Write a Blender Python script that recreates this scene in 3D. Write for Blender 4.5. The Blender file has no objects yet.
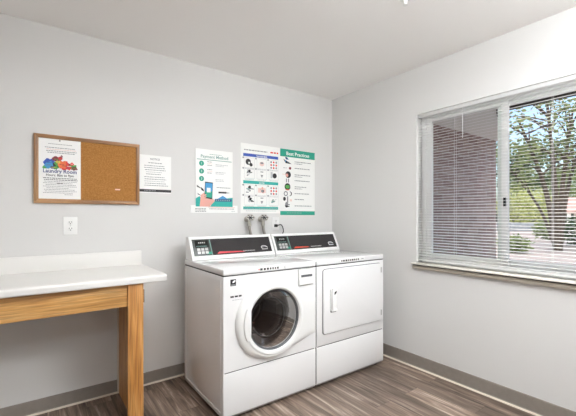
import bpy, bmesh, math, random
from mathutils import Vector, Matrix
random.seed(7)
COL = bpy.context.scene.collection
PI = math.pi

# ------------------------------------------------------------------ materials
def lin(c):
    return c / 12.92 if c <= 0.04045 else ((c + 0.055) / 1.055) ** 2.4
def rgb(h):
    h = h.lstrip('#')
    return tuple(lin(int(h[i:i + 2], 16) / 255) for i in (0, 2, 4)) + (1.0,)

def mat(name, col, rough=0.5, metal=0.0, spec=0.5, coat=0.0, bump=0.0, bscale=200.0, var=0.0, vscale=8.0, emit=None, estr=0.0):
    m = bpy.data.materials.new(name); m.use_nodes = True
    nt = m.node_tree; b = nt.nodes['Principled BSDF']
    c = rgb(col)
    b.inputs['Base Color'].default_value = c
    b.inputs['Roughness'].default_value = rough
    b.inputs['Metallic'].default_value = metal
    b.inputs['Specular IOR Level'].default_value = spec
    b.inputs['Coat Weight'].default_value = coat
    tc = nt.nodes.new('ShaderNodeTexCoord')
    if var > 0:
        n = nt.nodes.new('ShaderNodeTexNoise'); n.inputs['Scale'].default_value = vscale; n.inputs['Detail'].default_value = 4
        nt.links.new(tc.outputs['Object'], n.inputs['Vector'])
        r = nt.nodes.new('ShaderNodeValToRGB')
        r.color_ramp.elements[0].position = 0.3; r.color_ramp.elements[1].position = 0.7
        r.color_ramp.elements[0].color = tuple(x * (1 - var) for x in c[:3]) + (1,)
        r.color_ramp.elements[1].color = tuple(min(1, x * (1 + var)) for x in c[:3]) + (1,)
        nt.links.new(n.outputs['Fac'], r.inputs['Fac']); nt.links.new(r.outputs['Color'], b.inputs['Base Color'])
    if bump > 0:
        n2 = nt.nodes.new('ShaderNodeTexNoise'); n2.inputs['Scale'].default_value = bscale; n2.inputs['Detail'].default_value = 3
        nt.links.new(tc.outputs['Object'], n2.inputs['Vector'])
        bp = nt.nodes.new('ShaderNodeBump'); bp.inputs['Strength'].default_value = bump; bp.inputs['Distance'].default_value = 0.002
        nt.links.new(n2.outputs['Fac'], bp.inputs['Height']); nt.links.new(bp.outputs['Normal'], b.inputs['Normal'])
    if emit:
        b.inputs['Emission Color'].default_value = rgb(emit); b.inputs['Emission Strength'].default_value = estr
    return m

def wood(name, dark, mid, light, axis, rough=0.4, coat=0.15):
    m = bpy.data.materials.new(name); m.use_nodes = True
    nt = m.node_tree; b = nt.nodes['Principled BSDF']; L = nt.links.new
    tc = nt.nodes.new('ShaderNodeTexCoord'); mp = nt.nodes.new('ShaderNodeMapping')
    s = [26.0, 26.0, 26.0]; s[axis] = 1.6; mp.inputs['Scale'].default_value = s
    L(tc.outputs['Object'], mp.inputs['Vector'])
    n = nt.nodes.new('ShaderNodeTexNoise'); n.inputs['Scale'].default_value = 1.5; n.inputs['Detail'].default_value = 6; n.inputs['Distortion'].default_value = 0.8
    L(mp.outputs['Vector'], n.inputs['Vector'])
    r = nt.nodes.new('ShaderNodeValToRGB'); e = r.color_ramp.elements
    e[0].position = 0.3; e[0].color = rgb(dark); e[1].position = 0.7; e[1].color = rgb(light)
    k = e.new(0.48); k.color = rgb(mid)
    L(n.outputs['Fac'], r.inputs['Fac'])
    s2 = [160.0, 160.0, 160.0]; s2[axis] = 5.0
    mp2 = nt.nodes.new('ShaderNodeMapping'); mp2.inputs['Scale'].default_value = s2; L(tc.outputs['Object'], mp2.inputs['Vector'])
    n2 = nt.nodes.new('ShaderNodeTexNoise'); n2.inputs['Scale'].default_value = 1.2; n2.inputs['Detail'].default_value = 2; L(mp2.outputs['Vector'], n2.inputs['Vector'])
    mx = nt.nodes.new('ShaderNodeMix'); mx.data_type = 'RGBA'; mx.blend_type = 'MULTIPLY'; mx.inputs['Factor'].default_value = 0.6
    r2 = nt.nodes.new('ShaderNodeValToRGB'); r2.color_ramp.elements[0].position = 0.35; r2.color_ramp.elements[0].color = (.45, .45, .45, 1); r2.color_ramp.elements[1].position = 0.55
    L(n2.outputs['Fac'], r2.inputs['Fac']); L(r.outputs['Color'], mx.inputs['A']); L(r2.outputs['Color'], mx.inputs['B'])
    L(mx.outputs['Result'], b.inputs['Base Color'])
    b.inputs['Roughness'].default_value = rough; b.inputs['Coat Weight'].default_value = coat
    return m

def floor_mat():
    m = bpy.data.materials.new('vinyl_plank'); m.use_nodes = True
    nt = m.node_tree; b = nt.nodes['Principled BSDF']; L = nt.links.new
    tc = nt.nodes.new('ShaderNodeTexCoord')
    mp = nt.nodes.new('ShaderNodeMapping'); mp.inputs['Rotation'].default_value = (0, 0, PI / 2)
    L(tc.outputs['Object'], mp.inputs['Vector'])
    br = nt.nodes.new('ShaderNodeTexBrick'); br.offset = 0.37; br.offset_frequency = 2
    br.inputs['Color1'].default_value = (0, 0, 0, 1); br.inputs['Color2'].default_value = (1, 1, 1, 1); br.inputs['Mortar'].default_value = (0.5, 0.5, 0.5, 1)
    br.inputs['Scale'].default_value = 1; br.inputs['Mortar Size'].default_value = 0.0012; br.inputs['Mortar Smooth'].default_value = 0.2
    br.inputs['Brick Width'].default_value = 1.1; br.inputs['Row Height'].default_value = 0.15
    L(mp.outputs['Vector'], br.inputs['Vector'])
    # shift the grain per plank
    sc = nt.nodes.new('ShaderNodeMapping'); sc.inputs['Scale'].default_value = (18, 1.3, 1)
    L(tc.outputs['Object'], sc.inputs['Vector'])
    ad = nt.nodes.new('ShaderNodeVectorMath'); ad.operation = 'MULTIPLY_ADD'; ad.inputs[1].default_value = (13, 7, 5)
    L(br.outputs['Color'], ad.inputs[0]); L(sc.outputs['Vector'], ad.inputs[2])
    n = nt.nodes.new('ShaderNodeTexNoise'); n.inputs['Scale'].default_value = 1.6; n.inputs['Detail'].default_value = 8; n.inputs['Roughness'].default_value = 0.65; n.inputs['Distortion'].default_value = 0.6
    L(ad.outputs['Vector'], n.inputs['Vector'])
    r = nt.nodes.new('ShaderNodeValToRGB'); e = r.color_ramp.elements
    e[0].position = 0.32; e[0].color = rgb('#3a2f28'); e[1].position = 0.70; e[1].color = rgb('#c4b6a9')
    k = e.new(0.45); k.color = rgb('#6c5c51'); k = e.new(0.57); k.color = rgb('#8d7c6f')
    L(n.outputs['Fac'], r.inputs['Fac'])
    # plank tone
    mx = nt.nodes.new('ShaderNodeMix'); mx.data_type = 'RGBA'; mx.blend_type = 'MULTIPLY'; mx.inputs['Factor'].default_value = 1.0
    r2 = nt.nodes.new('ShaderNodeValToRGB'); r2.color_ramp.elements[0].color = (.62, .61, .60, 1); r2.color_ramp.elements[1].color = (1.2, 1.19, 1.17, 1)
    L(br.outputs['Color'], r2.inputs['Fac']); L(r.outputs['Color'], mx.inputs['A']); L(r2.outputs['Color'], mx.inputs['B'])
    mx2 = nt.nodes.new('ShaderNodeMix'); mx2.data_type = 'RGBA'; L(br.outputs['Fac'], mx2.inputs['Factor'])
    L(mx.outputs['Result'], mx2.inputs['A']); mx2.inputs['B'].default_value = rgb('#40342e')
    L(mx2.outputs['Result'], b.inputs['Base Color'])
    b.inputs['Roughness'].default_value = 0.42
    bp = nt.nodes.new('ShaderNodeBump'); bp.inputs['Strength'].default_value = 0.12; bp.inputs['Distance'].default_value = 0.002
    L(n.outputs['Fac'], bp.inputs['Height']); L(bp.outputs['Normal'], b.inputs['Normal'])
    return m

def brick_mat():
    m = bpy.data.materials.new('red_brick'); m.use_nodes = True
    nt = m.node_tree; b = nt.nodes['Principled BSDF']; L = nt.links.new
    tc = nt.nodes.new('ShaderNodeTexCoord'); mp = nt.nodes.new('ShaderNodeMapping'); mp.inputs['Rotation'].default_value = (PI / 2, 0, 0)
    L(tc.outputs['Object'], mp.inputs['Vector'])
    br = nt.nodes.new('ShaderNodeTexBrick')
    br.inputs['Color1'].default_value = rgb('#8d736d'); br.inputs['Color2'].default_value = rgb('#a28a82'); br.inputs['Mortar'].default_value = rgb('#b2a7a2')
    br.inputs['Scale'].default_value = 1; br.inputs['Mortar Size'].default_value = 0.006
    br.inputs['Brick Width'].default_value = 0.21; br.inputs['Row Height'].default_value = 0.073
    L(mp.outputs['Vector'], br.inputs['Vector']); L(br.outputs['Color'], b.inputs['Base Color'])
    b.inputs['Roughness'].default_value = 0.9
    bp = nt.nodes.new('ShaderNodeBump'); bp.inputs['Strength'].default_value = 0.5; bp.inputs['Distance'].default_value = 0.006; bp.invert = True
    L(br.outputs['Fac'], bp.inputs['Height']); L(bp.outputs['Normal'], b.inputs['Normal'])
    return m

def cork_mat():
    m = bpy.data.materials.new('cork'); m.use_nodes = True
    nt = m.node_tree; b = nt.nodes['Principled BSDF']; L = nt.links.new
    tc = nt.nodes.new('ShaderNodeTexCoord')
    v = nt.nodes.new('ShaderNodeTexVoronoi'); v.inputs['Scale'].default_value = 260; L(tc.outputs['Object'], v.inputs['Vector'])
    n = nt.nodes.new('ShaderNodeTexNoise'); n.inputs['Scale'].default_value = 130; n.inputs['Detail'].default_value = 4; L(tc.outputs['Object'], n.inputs['Vector'])
    ad = nt.nodes.new('ShaderNodeMath'); ad.operation = 'MULTIPLY_ADD'; ad.inputs[1].default_value = 0.35
    L(v.outputs['Distance'], ad.inputs[0]); L(n.outputs['Fac'], ad.inputs[2])
    r = nt.nodes.new('ShaderNodeValToRGB'); e = r.color_ramp.elements
    e[0].position = 0.35; e[0].color = rgb('#8f5d29'); e[1].position = 0.9; e[1].color = rgb('#b47f45')
    k = e.new(0.6); k.color = rgb('#a06e34')
    L(ad.outputs[0], r.inputs['Fac']); L(r.outputs['Color'], b.inputs['Base Color'])
    b.inputs['Roughness'].default_value = 0.95
    bp = nt.nodes.new('ShaderNodeBump'); bp.inputs['Strength'].default_value = 0.3; bp.inputs['Distance'].default_value = 0.001
    L(n.outputs['Fac'], bp.inputs['Height']); L(bp.outputs['Normal'], b.inputs['Normal'])
    return m

def glass_mat(name, tint=(1, 1, 1, 1), refl=0.5):
    m = bpy.data.materials.new(name); m.use_nodes = True
    nt = m.node_tree; nt.nodes.clear(); L = nt.links.new
    o = nt.nodes.new('ShaderNodeOutputMaterial'); t = nt.nodes.new('ShaderNodeBsdfTransparent'); t.inputs['Color'].default_value = tint
    g = nt.nodes.new('ShaderNodeBsdfGlossy'); g.inputs['Roughness'].default_value = 0.02
    f = nt.nodes.new('ShaderNodeFresnel'); f.inputs['IOR'].default_value = 1.45
    mu = nt.nodes.new('ShaderNodeMath'); mu.operation = 'MULTIPLY'; mu.inputs[1].default_value = refl
    mx = nt.nodes.new('ShaderNodeMixShader')
    L(f.outputs['Fac'], mu.inputs[0]); L(mu.outputs[0], mx.inputs['Fac']); L(t.outputs[0], mx.inputs[1]); L(g.outputs[0], mx.inputs[2]); L(mx.outputs[0], o.inputs['Surface'])
    return m

def leaf_mat(name, c1, c2):
    m = bpy.data.materials.new(name); m.use_nodes = True
    nt = m.node_tree; b = nt.nodes['Principled BSDF']; L = nt.links.new
    tc = nt.nodes.new('ShaderNodeTexCoord'); n = nt.nodes.new('ShaderNodeTexNoise'); n.inputs['Scale'].default_value = 2.5; n.inputs['Detail'].default_value = 5
    L(tc.outputs['Object'], n.inputs['Vector'])
    r = nt.nodes.new('ShaderNodeValToRGB'); r.color_ramp.elements[0].position = .35; r.color_ramp.elements[1].position = .65
    r.color_ramp.elements[0].color = rgb(c1); r.color_ramp.elements[1].color = rgb(c2)
    L(n.outputs['Fac'], r.inputs['Fac']); L(r.outputs['Color'], b.inputs['Base Color'])
    b.inputs['Roughness'].default_value = 0.6
    o = nt.nodes['Material Output']
    tr = nt.nodes.new('ShaderNodeBsdfTranslucent'); L(r.outputs['Color'], tr.inputs['Color'])
    mx = nt.nodes.new('ShaderNodeMixShader'); mx.inputs['Fac'].default_value = 0.4
    L(b.outputs[0], mx.inputs[1]); L(tr.outputs[0], mx.inputs[2]); L(mx.outputs[0], o.inputs['Surface'])
    return m

M = dict(
    wall=mat('wall_paint', '#d9d8d6', 0.85, spec=0.25, bump=0.12, bscale=180),
    ceil=mat('ceiling_paint', '#f6f4f2', 0.9, spec=0.2, bump=0.15, bscale=120),
    floor=floor_mat(),
    base=mat('vinyl_baseboard', '#8a827a', 0.55, var=0.05, vscale=30),
    caulk=mat('baseboard_caulk', '#d9cdbd', 0.6),
    vinyl=mat('white_vinyl', '#fbfbfa', 0.4),
    white=mat('matte_white_paint', '#eceae6', 0.6),
    slat=mat('blind_slat', '#f8f8f7', 0.45),
    sill=mat('sill_cream', '#d9d4ca', 0.45, var=0.06, vscale=20),
    sill2=mat('sill_taupe', '#a49b8e', 0.55, var=0.05, vscale=20),
    enamel=mat('white_enamel', '#eaeaea', 0.2, coat=0.6),
    enamel2=mat('white_plastic', '#ebebe9', 0.35),
    grey=mat('grey_plastic', '#9b9a96', 0.4),
    base_grey=mat('grey_base_steel', '#9b9893', 0.5),
    black=mat('black_plastic', '#161514', 0.4),
    rubber=mat('black_rubber', '#0e0d0d', 0.7),
    panel=mat('console_black', '#262325', 0.25, coat=0.3),
    keypad=mat('keypad_dark', '#3a403d', 0.35),
    screen=mat('display_dark', '#101412', 0.15),
    red=mat('print_red', '#d4404c', 0.4),
    redorange=mat('print_orange_red', '#c8452a', 0.4),
    tealkey=mat('teal_key', '#1f8a74', 0.4),
    silver=mat('silver_print', '#c6c5c4', 0.3, metal=0.3),
    chrome=mat('chrome', '#c9c9c9', 0.15, metal=1.0),
    steel=mat('drum_steel', '#6b5a56', 0.28, metal=0.9),
    drumdark=mat('drum_dark_plastic', '#2a2020', 0.35),  # dark brown throat of the drum
    bowl=mat('smoked_bowl', '#1d1413', 0.08, coat=0.6),
    seam=mat('painted_seam_shade', '#2c2b2a', 0.8),  # dark colour standing for the shade inside narrow gaps
    gasket=mat('grey_gasket', '#55575a', 0.45),
    oak_x=wood('oak_along', '#a9743c', '#cd9a58', '#e0b47a', 0),
    oak_z=wood('oak_upright', '#a46a34', '#c68a48', '#d9a565', 2),
    oak_frame=wood('oak_frame', '#6b4628', '#9a6c40', '#bd9264', 0, rough=0.5),
    oak_frame_z=wood('oak_frame_upright', '#6b4628', '#9a6c40', '#bd9264', 2, rough=0.5),
    laminate=mat('white_laminate', '#e4e2de', 0.35, var=0.015, vscale=400),
    cork=cork_mat(),
    paper=mat('white_paper', '#f1f1ef', 0.7),
    plate=mat('poster_plastic', '#efefec', 0.35),
    ink=mat('ink_black', '#19181a', 0.6),
    inkgrey=mat('ink_grey', '#85868a', 0.6),
    inklight=mat('ink_light_grey', '#b9bbbd', 0.6),
    navy=mat('ink_navy', '#233a78', 0.6),
    blue=mat('ink_blue', '#2a4fa8', 0.6),
    skyblue=mat('ink_sky_blue', '#3f93c8', 0.6),
    teal=mat('ink_teal', '#27a79c', 0.6),
    teald=mat('ink_dark_teal', '#1c9880', 0.6),
    tealgrey=mat('ink_teal_grey', '#7fa39c', 0.6),
    green=mat('ink_green', '#4a9a42', 0.6),
    yellow=mat('ink_yellow', '#d6c23a', 0.6),
    pred=mat('ink_red', '#d8352c', 0.6),
    maroon=mat('ink_maroon', '#7a2030', 0.6),
    orange=mat('ink_orange', '#e06a3a', 0.6),
    pink=mat('ink_skin', '#e3a79a', 0.6),
    pinkpale=mat('ink_pale_pink', '#e8c9c0', 0.6),
    brass=mat('nickel_valve', '#b3aea6', 0.35, metal=0.75),
    hose=mat('braided_hose', '#9a958d', 0.4, metal=0.6, bump=0.6, bscale=600),
    glass=glass_mat('window_glass', (0.96, 0.98, 0.97, 1), 0.35),
    doorglass=glass_mat('smoked_glass', (0.66, 0.61, 0.60, 1), 0.55),
    brick=brick_mat(),
    soffit=mat('soffit_paint', '#f0ece6', 0.8),
    fascia=mat('fascia_dark', '#4c463f', 0.8),
    concrete=mat('concrete_path', '#958a87', 0.9, var=0.12, vscale=1.5),
    asphalt=mat('retaining_block', '#8f959c', 0.9, var=0.15, vscale=3),
    bark=mat('tree_bark', '#4b4239', 0.95, var=0.25, vscale=9, bump=0.8, bscale=30),
    leafy=leaf_mat('leaf_yellow_green', '#97a05c', '#c2c585'),
    leafm=leaf_mat('leaf_mid_green', '#66754a', '#929f68'),
    leafd=leaf_mat('leaf_dark_green', '#2c3f26', '#4a6138'),
    roof=mat('roof_shingle', '#a58a84', 0.9, var=0.15, vscale=6),
    siding=mat('pale_siding', '#cfc4bd', 0.85),
)

LAMP1, FILL2, FILL3 = 15.0, 42.0, 13.0  # first is the room's lamp, the other two are added fill
def lampmat(name, strength):
    m = mat(name, '#ffffff', 0.5); p = m.node_tree.nodes['Principled BSDF']
    p.inputs['Emission Color'].default_value = (0.945, 0.975, 1.0, 1); p.inputs['Emission Strength'].default_value = strength
    return m
def translucent(m, f):
    nt = m.node_tree; p = nt.nodes['Principled BSDF']; o = nt.nodes['Material Output']
    t = nt.nodes.new('ShaderNodeBsdfTranslucent'); t.inputs['Color'].default_value = p.inputs['Base Color'].default_value
    x = nt.nodes.new('ShaderNodeMixShader'); x.inputs['Fac'].default_value = f
    nt.links.new(p.outputs[0], x.inputs[1]); nt.links.new(t.outputs[0], x.inputs[2]); nt.links.new(x.outputs[0], o.inputs['Surface'])
translucent(M['slat'], 0.5)
# ------------------------------------------------------------------ builders
class Plane:
    def __init__(s, P, U, V, N):
        s.P, s.U, s.V, s.N = Vector(P), Vector(U).normalized(), Vector(V).normalized(), Vector(N).normalized()
    def pt(s, u, v, d=0.0):
        return s.P + s.U * u + s.V * v + s.N * d

_fontcache = {}
def text_mesh(body, bold=False):
    key = (body, bold)
    if key in _fontcache: return _fontcache[key]
    cu = bpy.data.curves.new('t', 'FONT'); cu.body = body; cu.size = 1.0; cu.resolution_u = 2
    if bold: cu.offset = 0.02
    ob = bpy.data.objects.new('t', cu); COL.objects.link(ob)
    bpy.context.view_layer.update()
    me = bpy.data.meshes.new_from_object(ob.evaluated_get(bpy.context.evaluated_depsgraph_get()))
    vs = [tuple(v.co) for v in me.vertices]; fs = [tuple(p.vertices) for p in me.polygons]
    bpy.data.objects.remove(ob); bpy.data.curves.remove(cu); bpy.data.meshes.remove(me)
    _fontcache[key] = (vs, fs)
    return vs, fs

class MB:
    def __init__(s): s.bm = bmesh.new(); s.mats = []
    def mi(s, m):
        if m not in s.mats: s.mats.append(m)
        return s.mats.index(m)
    def merge(s, tb, m):
        k = s.mi(m); mp = {}
        for v in tb.verts: mp[v] = s.bm.verts.new(v.co)
        for f in tb.faces:
            try:
                nf = s.bm.faces.new([mp[v] for v in f.verts]); nf.material_index = k
            except ValueError: pass
        tb.free()
    def box(s, a, b, m, bevel=0.0, seg=2):
        tb = bmesh.new()
        (x0, y0, z0), (x1, y1, z1) = a, b
        V = [tb.verts.new((x, y, z)) for x in (x0, x1) for y in (y0, y1) for z in (z0, z1)]
        for q in ((0, 1, 3, 2), (4, 6, 7, 5), (0, 4, 5, 1), (2, 3, 7, 6), (0, 2, 6, 4), (1, 5, 7, 3)):
            tb.faces.new([V[i] for i in q])
        bmesh.ops.recalc_face_normals(tb, faces=tb.faces[:])
        if bevel > 0: bmesh.ops.bevel(tb, geom=tb.edges[:], offset=bevel, segments=seg, affect='EDGES', profile=0.5)
        s.merge(tb, m)
    def face(s, pts, m):
        f = s.bm.faces.new([s.bm.verts.new(p) for p in pts]); f.material_index = s.mi(m); return f
    def rect(s, pl, u0, v0, u1, v1, d, m):
        s.face([pl.pt(u0, v0, d), pl.pt(u1, v0, d), pl.pt(u1, v1, d), pl.pt(u0, v1, d)], m)
    def disc(s, pl, u, v, r, d, m, n=20, sy=1.0, rot=0.0):
        s.face([pl.pt(u + r * math.cos(2 * PI * i / n) * math.cos(rot) - r * sy * math.sin(2 * PI * i / n) * math.sin(rot),
                      v + r * math.cos(2 * PI * i / n) * math.sin(rot) + r * sy * math.sin(2 * PI * i / n) * math.cos(rot), d) for i in range(n)], m)
    def flat(s, pl, uv, d, m):
        s.face([pl.pt(u, v, d) for u, v in uv], m)
    def prism(s, pl, uv, d0, d1, m, bevel=0.0, seg=2):
        tb = bmesh.new()
        A = [tb.verts.new(pl.pt(u, v, d0)) for u, v in uv]; B = [tb.verts.new(pl.pt(u, v, d1)) for u, v in uv]
        tb.faces.new(A); ft = tb.faces.new(B); n = len(uv)
        for i in range(n): tb.faces.new([A[i], A[(i + 1) % n], B[(i + 1) % n], B[i]])
        bmesh.ops.recalc_face_normals(tb, faces=tb.faces[:])
        if bevel > 0: bmesh.ops.bevel(tb, geom=list(ft.edges), offset=bevel, segments=seg, affect='EDGES', profile=0.5)
        s.merge(tb, m)
    def loft(s, rings, m, cap0=False, cap1=False, closed=True):
        k = s.mi(m); R = [[s.bm.verts.new(p) for p in r] for r in rings]; n = len(rings[0])
        for a, b in zip(R[:-1], R[1:]):
            for i in range(n if closed else n - 1):
                f = s.bm.faces.new([a[i], a[(i + 1) % n], b[(i + 1) % n], b[i]]); f.material_index = k
        if cap0: s.bm.faces.new(R[0]).material_index = k
        if cap1: s.bm.faces.new(list(reversed(R[-1]))).material_index = k
    def lathe(s, pl, u, v, prof, m, n=48, cap0=False, cap1=False):
        s.loft([[pl.pt(u + r * math.cos(2 * PI * i / n), v + r * math.sin(2 * PI * i / n), d) for i in range(n)] for r, d in prof], m, cap0, cap1)
    def tube(s, pts, r, m, n=10):
        pts = [Vector(p) for p in pts]; rings = []
        rr = r if isinstance(r, (list, tuple)) else [r] * len(pts)
        t0 = (pts[1] - pts[0]).normalized(); up = Vector((0, 0, 1)) if abs(t0.z) < 0.9 else Vector((1, 0, 0))
        a = t0.cross(up).normalized()
        for i, p in enumerate(pts):
            t = (pts[min(i + 1, len(pts) - 1)] - pts[max(i - 1, 0)]).normalized()
            a = (a - t * a.dot(t)).normalized(); b = t.cross(a)
            rings.append([p + (a * math.cos(2 * PI * k / n) + b * math.sin(2 * PI * k / n)) * rr[i] for k in range(n)])
        s.loft(rings, m, True, True)
    def text(s, pl, body, u, v, size, d, m, width=None, bold=False, align='C'):
        vs, fs = text_mesh(body, bold)
        if not vs: return
        x0 = min(p[0] for p in vs); x1 = max(p[0] for p in vs)
        sx = width / (x1 - x0) if width else size
        off = {'C': -(x0 + x1) / 2, 'L': -x0, 'R': -x1}[align]
        k = s.mi(m); V = [s.bm.verts.new(pl.pt(u + (p[0] + off) * sx, v + p[1] * size, d)) for p in vs]
        for f in fs:
            try: s.bm.faces.new([V[i] for i in f]).material_index = k
            except ValueError: pass
    def words(s, pl, u0, u1, v, h, d, m, gap=0.25, wl=(1.2, 4.0)):
        u = u0
        while u < u1 - h * 0.5:
            w = min(random.uniform(*wl) * h, u1 - u)
            s.rect(pl, u, v, u + w, v + h, d, m); u += w + h * (gap + 0.35)
    def build(s, name, parent=None, loc=None, smooth=35, recalc=True):
        o0 = Vector(loc) if loc is not None else (parent_loc(parent) if parent else Vector((0, 0, 0)))
        if recalc: bmesh.ops.recalc_face_normals(s.bm, faces=s.bm.faces[:])
        for v in s.bm.verts: v.co -= o0
        me = bpy.data.meshes.new(name); s.bm.to_mesh(me); s.bm.free()
        for m in s.mats: me.materials.append(m)
        if smooth:
            for p in me.polygons: p.use_smooth = True
            me.set_sharp_from_angle(angle=math.radians(smooth))
        ob = bpy.data.objects.new(name, me); COL.objects.link(ob)
        if parent: ob.parent = parent
        else: ob.location = o0
        return ob

_locs = {}
def parent_loc(p):
    return _locs[p.name] if p.name in _locs else Vector((0, 0, 0))
_build = MB.build
def build(s, name, parent=None, loc=None, **k):
    ob = _build(s, name, parent, loc if not parent else None, **k)
    _locs[ob.name] = Vector(loc) if (loc is not None and not parent) else (parent_loc(parent) if parent else Vector((0, 0, 0)))
    return ob
MB.build = build

def tag(o, label, cat, group=None, kind=None):
    o['label'] = label; o['category'] = cat
    if group: o['group'] = group
    if kind: o['kind'] = kind
    return o
def thing(name, label, cat, loc, group=None):
    o = bpy.data.objects.new(name, None); COL.objects.link(o); o.location = loc; o.empty_display_size = 0.1
    _locs[o.name] = Vector(loc)
    return tag(o, label, cat, group)
def struct(o, label, cat):
    return tag(o, label, cat, kind='structure')

# ------------------------------------------------------------------ room shell
XC, YB, H = 2.5455, 2.707, 2.44          # right wall, back wall, ceiling
XL, YF = -2.8, -2.6                       # left wall, front wall (behind the camera)
T = 0.16
WY0, WY1, WZ0, WZ1 = 0.49, 1.711, 0.85, 2.056   # window opening

b = MB(); b.box((XL - T, YF - T, -0.1), (XC + T, YB + T, 0), M['floor']); struct(b.build('floor', smooth=0), 'grey brown vinyl plank floor', 'floor')
b = MB(); b.box((XL - T, YF - T, H), (XC + T, YB + T, H + 0.2), M['ceil']); struct(b.build('ceiling', smooth=0), 'plain white painted ceiling', 'ceiling')
b = MB(); b.box((XL - T, YB, 0), (XC + T, YB + T, H), M['wall']); struct(b.build('wall_back', smooth=0), 'pale grey wall carrying the posters and the corkboard', 'wall')
b = MB(); b.box((XL - T, YF - T, 0), (XL, YB, H), M['wall']); struct(b.build('wall_left', smooth=0), 'pale grey wall at the left end of the counter', 'wall')
b = MB(); b.box((XL, YF - T, 0), (XC, YF, H), M['wall']); struct(b.build('wall_front', smooth=0), 'pale grey wall opposite the posters', 'wall')
b = MB()
b.box((XC, YF - T, 0), (XC + T, WY0, H), M['wall']); b.box((XC, WY1, 0), (XC + T, YB, H), M['wall'])
b.box((XC, WY0, 0), (XC + T, WY1, WZ0 - 0.008), M['wall']); b.box((XC, WY0, WZ1), (XC + T, WY1, H), M['wall'])
struct(b.build('wall_right', smooth=0), 'pale grey wall with the window', 'wall')

def baseboard(name, label, pts, side, ht=.090):
    # pts: start, end on the wall; side: inward normal
    b = MB(); p0, p1 = Vector(pts[0]), Vector(pts[1]); n = Vector(side)
    prof = [(0, 0), (0.012, 0), (0.012, 0.006), (0.006, 0.014), (0.005, ht - .006), (0.003, ht), (0, ht)]
    for p, q in zip(prof[:-1], prof[1:]):
        b.face([p0 + n * p[0] + Vector((0, 0, p[1])), p1 + n * p[0] + Vector((0, 0, p[1])), p1 + n * q[0] + Vector((0, 0, q[1])), p0 + n * q[0] + Vector((0, 0, q[1]))], M['base'])
    o = b.build(name); struct(o, label, 'baseboard')
    c = MB(); q = [(0.0118, 0.0005), (0.020, 0.0005), (0.016, 0.008), (0.0118, 0.0105)]
    for p, r in zip(q[:-1], q[1:]):
        c.face([p0 + n * p[0] + Vector((0, 0, p[1])), p1 + n * p[0] + Vector((0, 0, p[1])), p1 + n * r[0] + Vector((0, 0, r[1])), p0 + n * r[0] + Vector((0, 0, r[1]))], M['caulk'])
    c.build('caulk_highlight', o)['label'] = 'pale caulk line with the baseboard toe highlight in its colour'  # highlight on the cove toe is put into this pale colour
baseboard('baseboard_back', 'taupe vinyl baseboard under the posters', ((XL, YB, 0), (XC, YB, 0)), (0, -1, 0))
baseboard('baseboard_right', 'taupe vinyl baseboard under the window', ((XC, YF, 0), (XC, YB, 0)), (-1, 0, 0), .104)
baseboard('baseboard_left', 'taupe vinyl baseboard beneath the left end of the counter', ((XL, YF, 0), (XL, YB, 0)), (1, 0, 0))
baseboard('baseboard_front', 'taupe vinyl baseboard opposite the posters', ((XL, YF, 0), (XC, YF, 0)), (0, 1, 0))

# ------------------------------------------------------------------ window
win = bpy.data.objects.new('window_1', None); COL.objects.link(win); win.location = (XC + 0.1, 1.1, WZ0); _locs['window_1'] = Vector(win.location)
struct(win, 'white vinyl sliding window behind the blind', 'window')
fx0, fx1 = XC + 0.075, XC + 0.145
b = MB(); fw = 0.042
for a, c in (((fx0, WY0, WZ0), (fx1, WY0 + fw, WZ1)), ((fx0, WY1 - fw, WZ0), (fx1, WY1, WZ1)),
             ((fx0, WY0 + fw, WZ0), (fx1, WY1 - fw, WZ0 + fw)), ((fx0, WY0 + fw, WZ1 - 0.03), (fx1, WY1 - fw, WZ1))):
    b.box(a, c, M['vinyl'], 0.003)
b.build('window_frame', win)
def sash(x0, y0, y1):
    z0, z1 = WZ0 + fw, WZ1 - 0.03; w = 0.042
    b = MB()
    for a, c in (((x0, y0, z0), (x0 + .028, y0 + w, z1)), ((x0, y1 - w, z0), (x0 + .028, y1, z1)),
                 ((x0, y0 + w, z0), (x0 + .028, y1 - w, z0 + w)), ((x0, y0 + w, z1 - w + .01), (x0 + .028, y1 - w, z1))):
        b.box(a, c, M['vinyl'], 0.003)
    o = b.build('sash', win)
    g = MB(); g.box((x0 + .011, y0 + w - .004, z0 + w - .004), (x0 + .016, y1 - w + .004, z1 - w + .014), M['glass']); g.build('glass_pane', o)
    return o
sl = sash(fx0 + 0.004, 1.062, WY1 - fw)
sr = sash(fx0 + 0.036, WY0 + fw, 1.142)
b = MB(); b.box((fx0 - 0.012, 1.072, 1.30), (fx0 + 0.004, 1.086, 1.36), M['black'], 0.002); b.build('sash_lock', sl)['label'] = 'small black latch'

b = MB()
b.box((XC - 0.034, WY0 - 0.035, 0.842), (XC + 0.074, WY1 + 0.033, 0.8535), M['sill'], 0.004)
b.box((XC - 0.020, WY0 - 0.03, 0.806), (XC - 0.0005, WY1 + 0.028, 0.8335), M['sill2'], 0.003)
b.box((XC - 0.004, WY0 - 0.03, 0.831), (XC - 0.0005, WY1 + 0.028, 0.8425), M['seam'])  # dark strip paints the shadow line under the sill slab
struct(b.build('trim_1'), 'cream and taupe window sill below the blind', 'sill')

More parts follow.
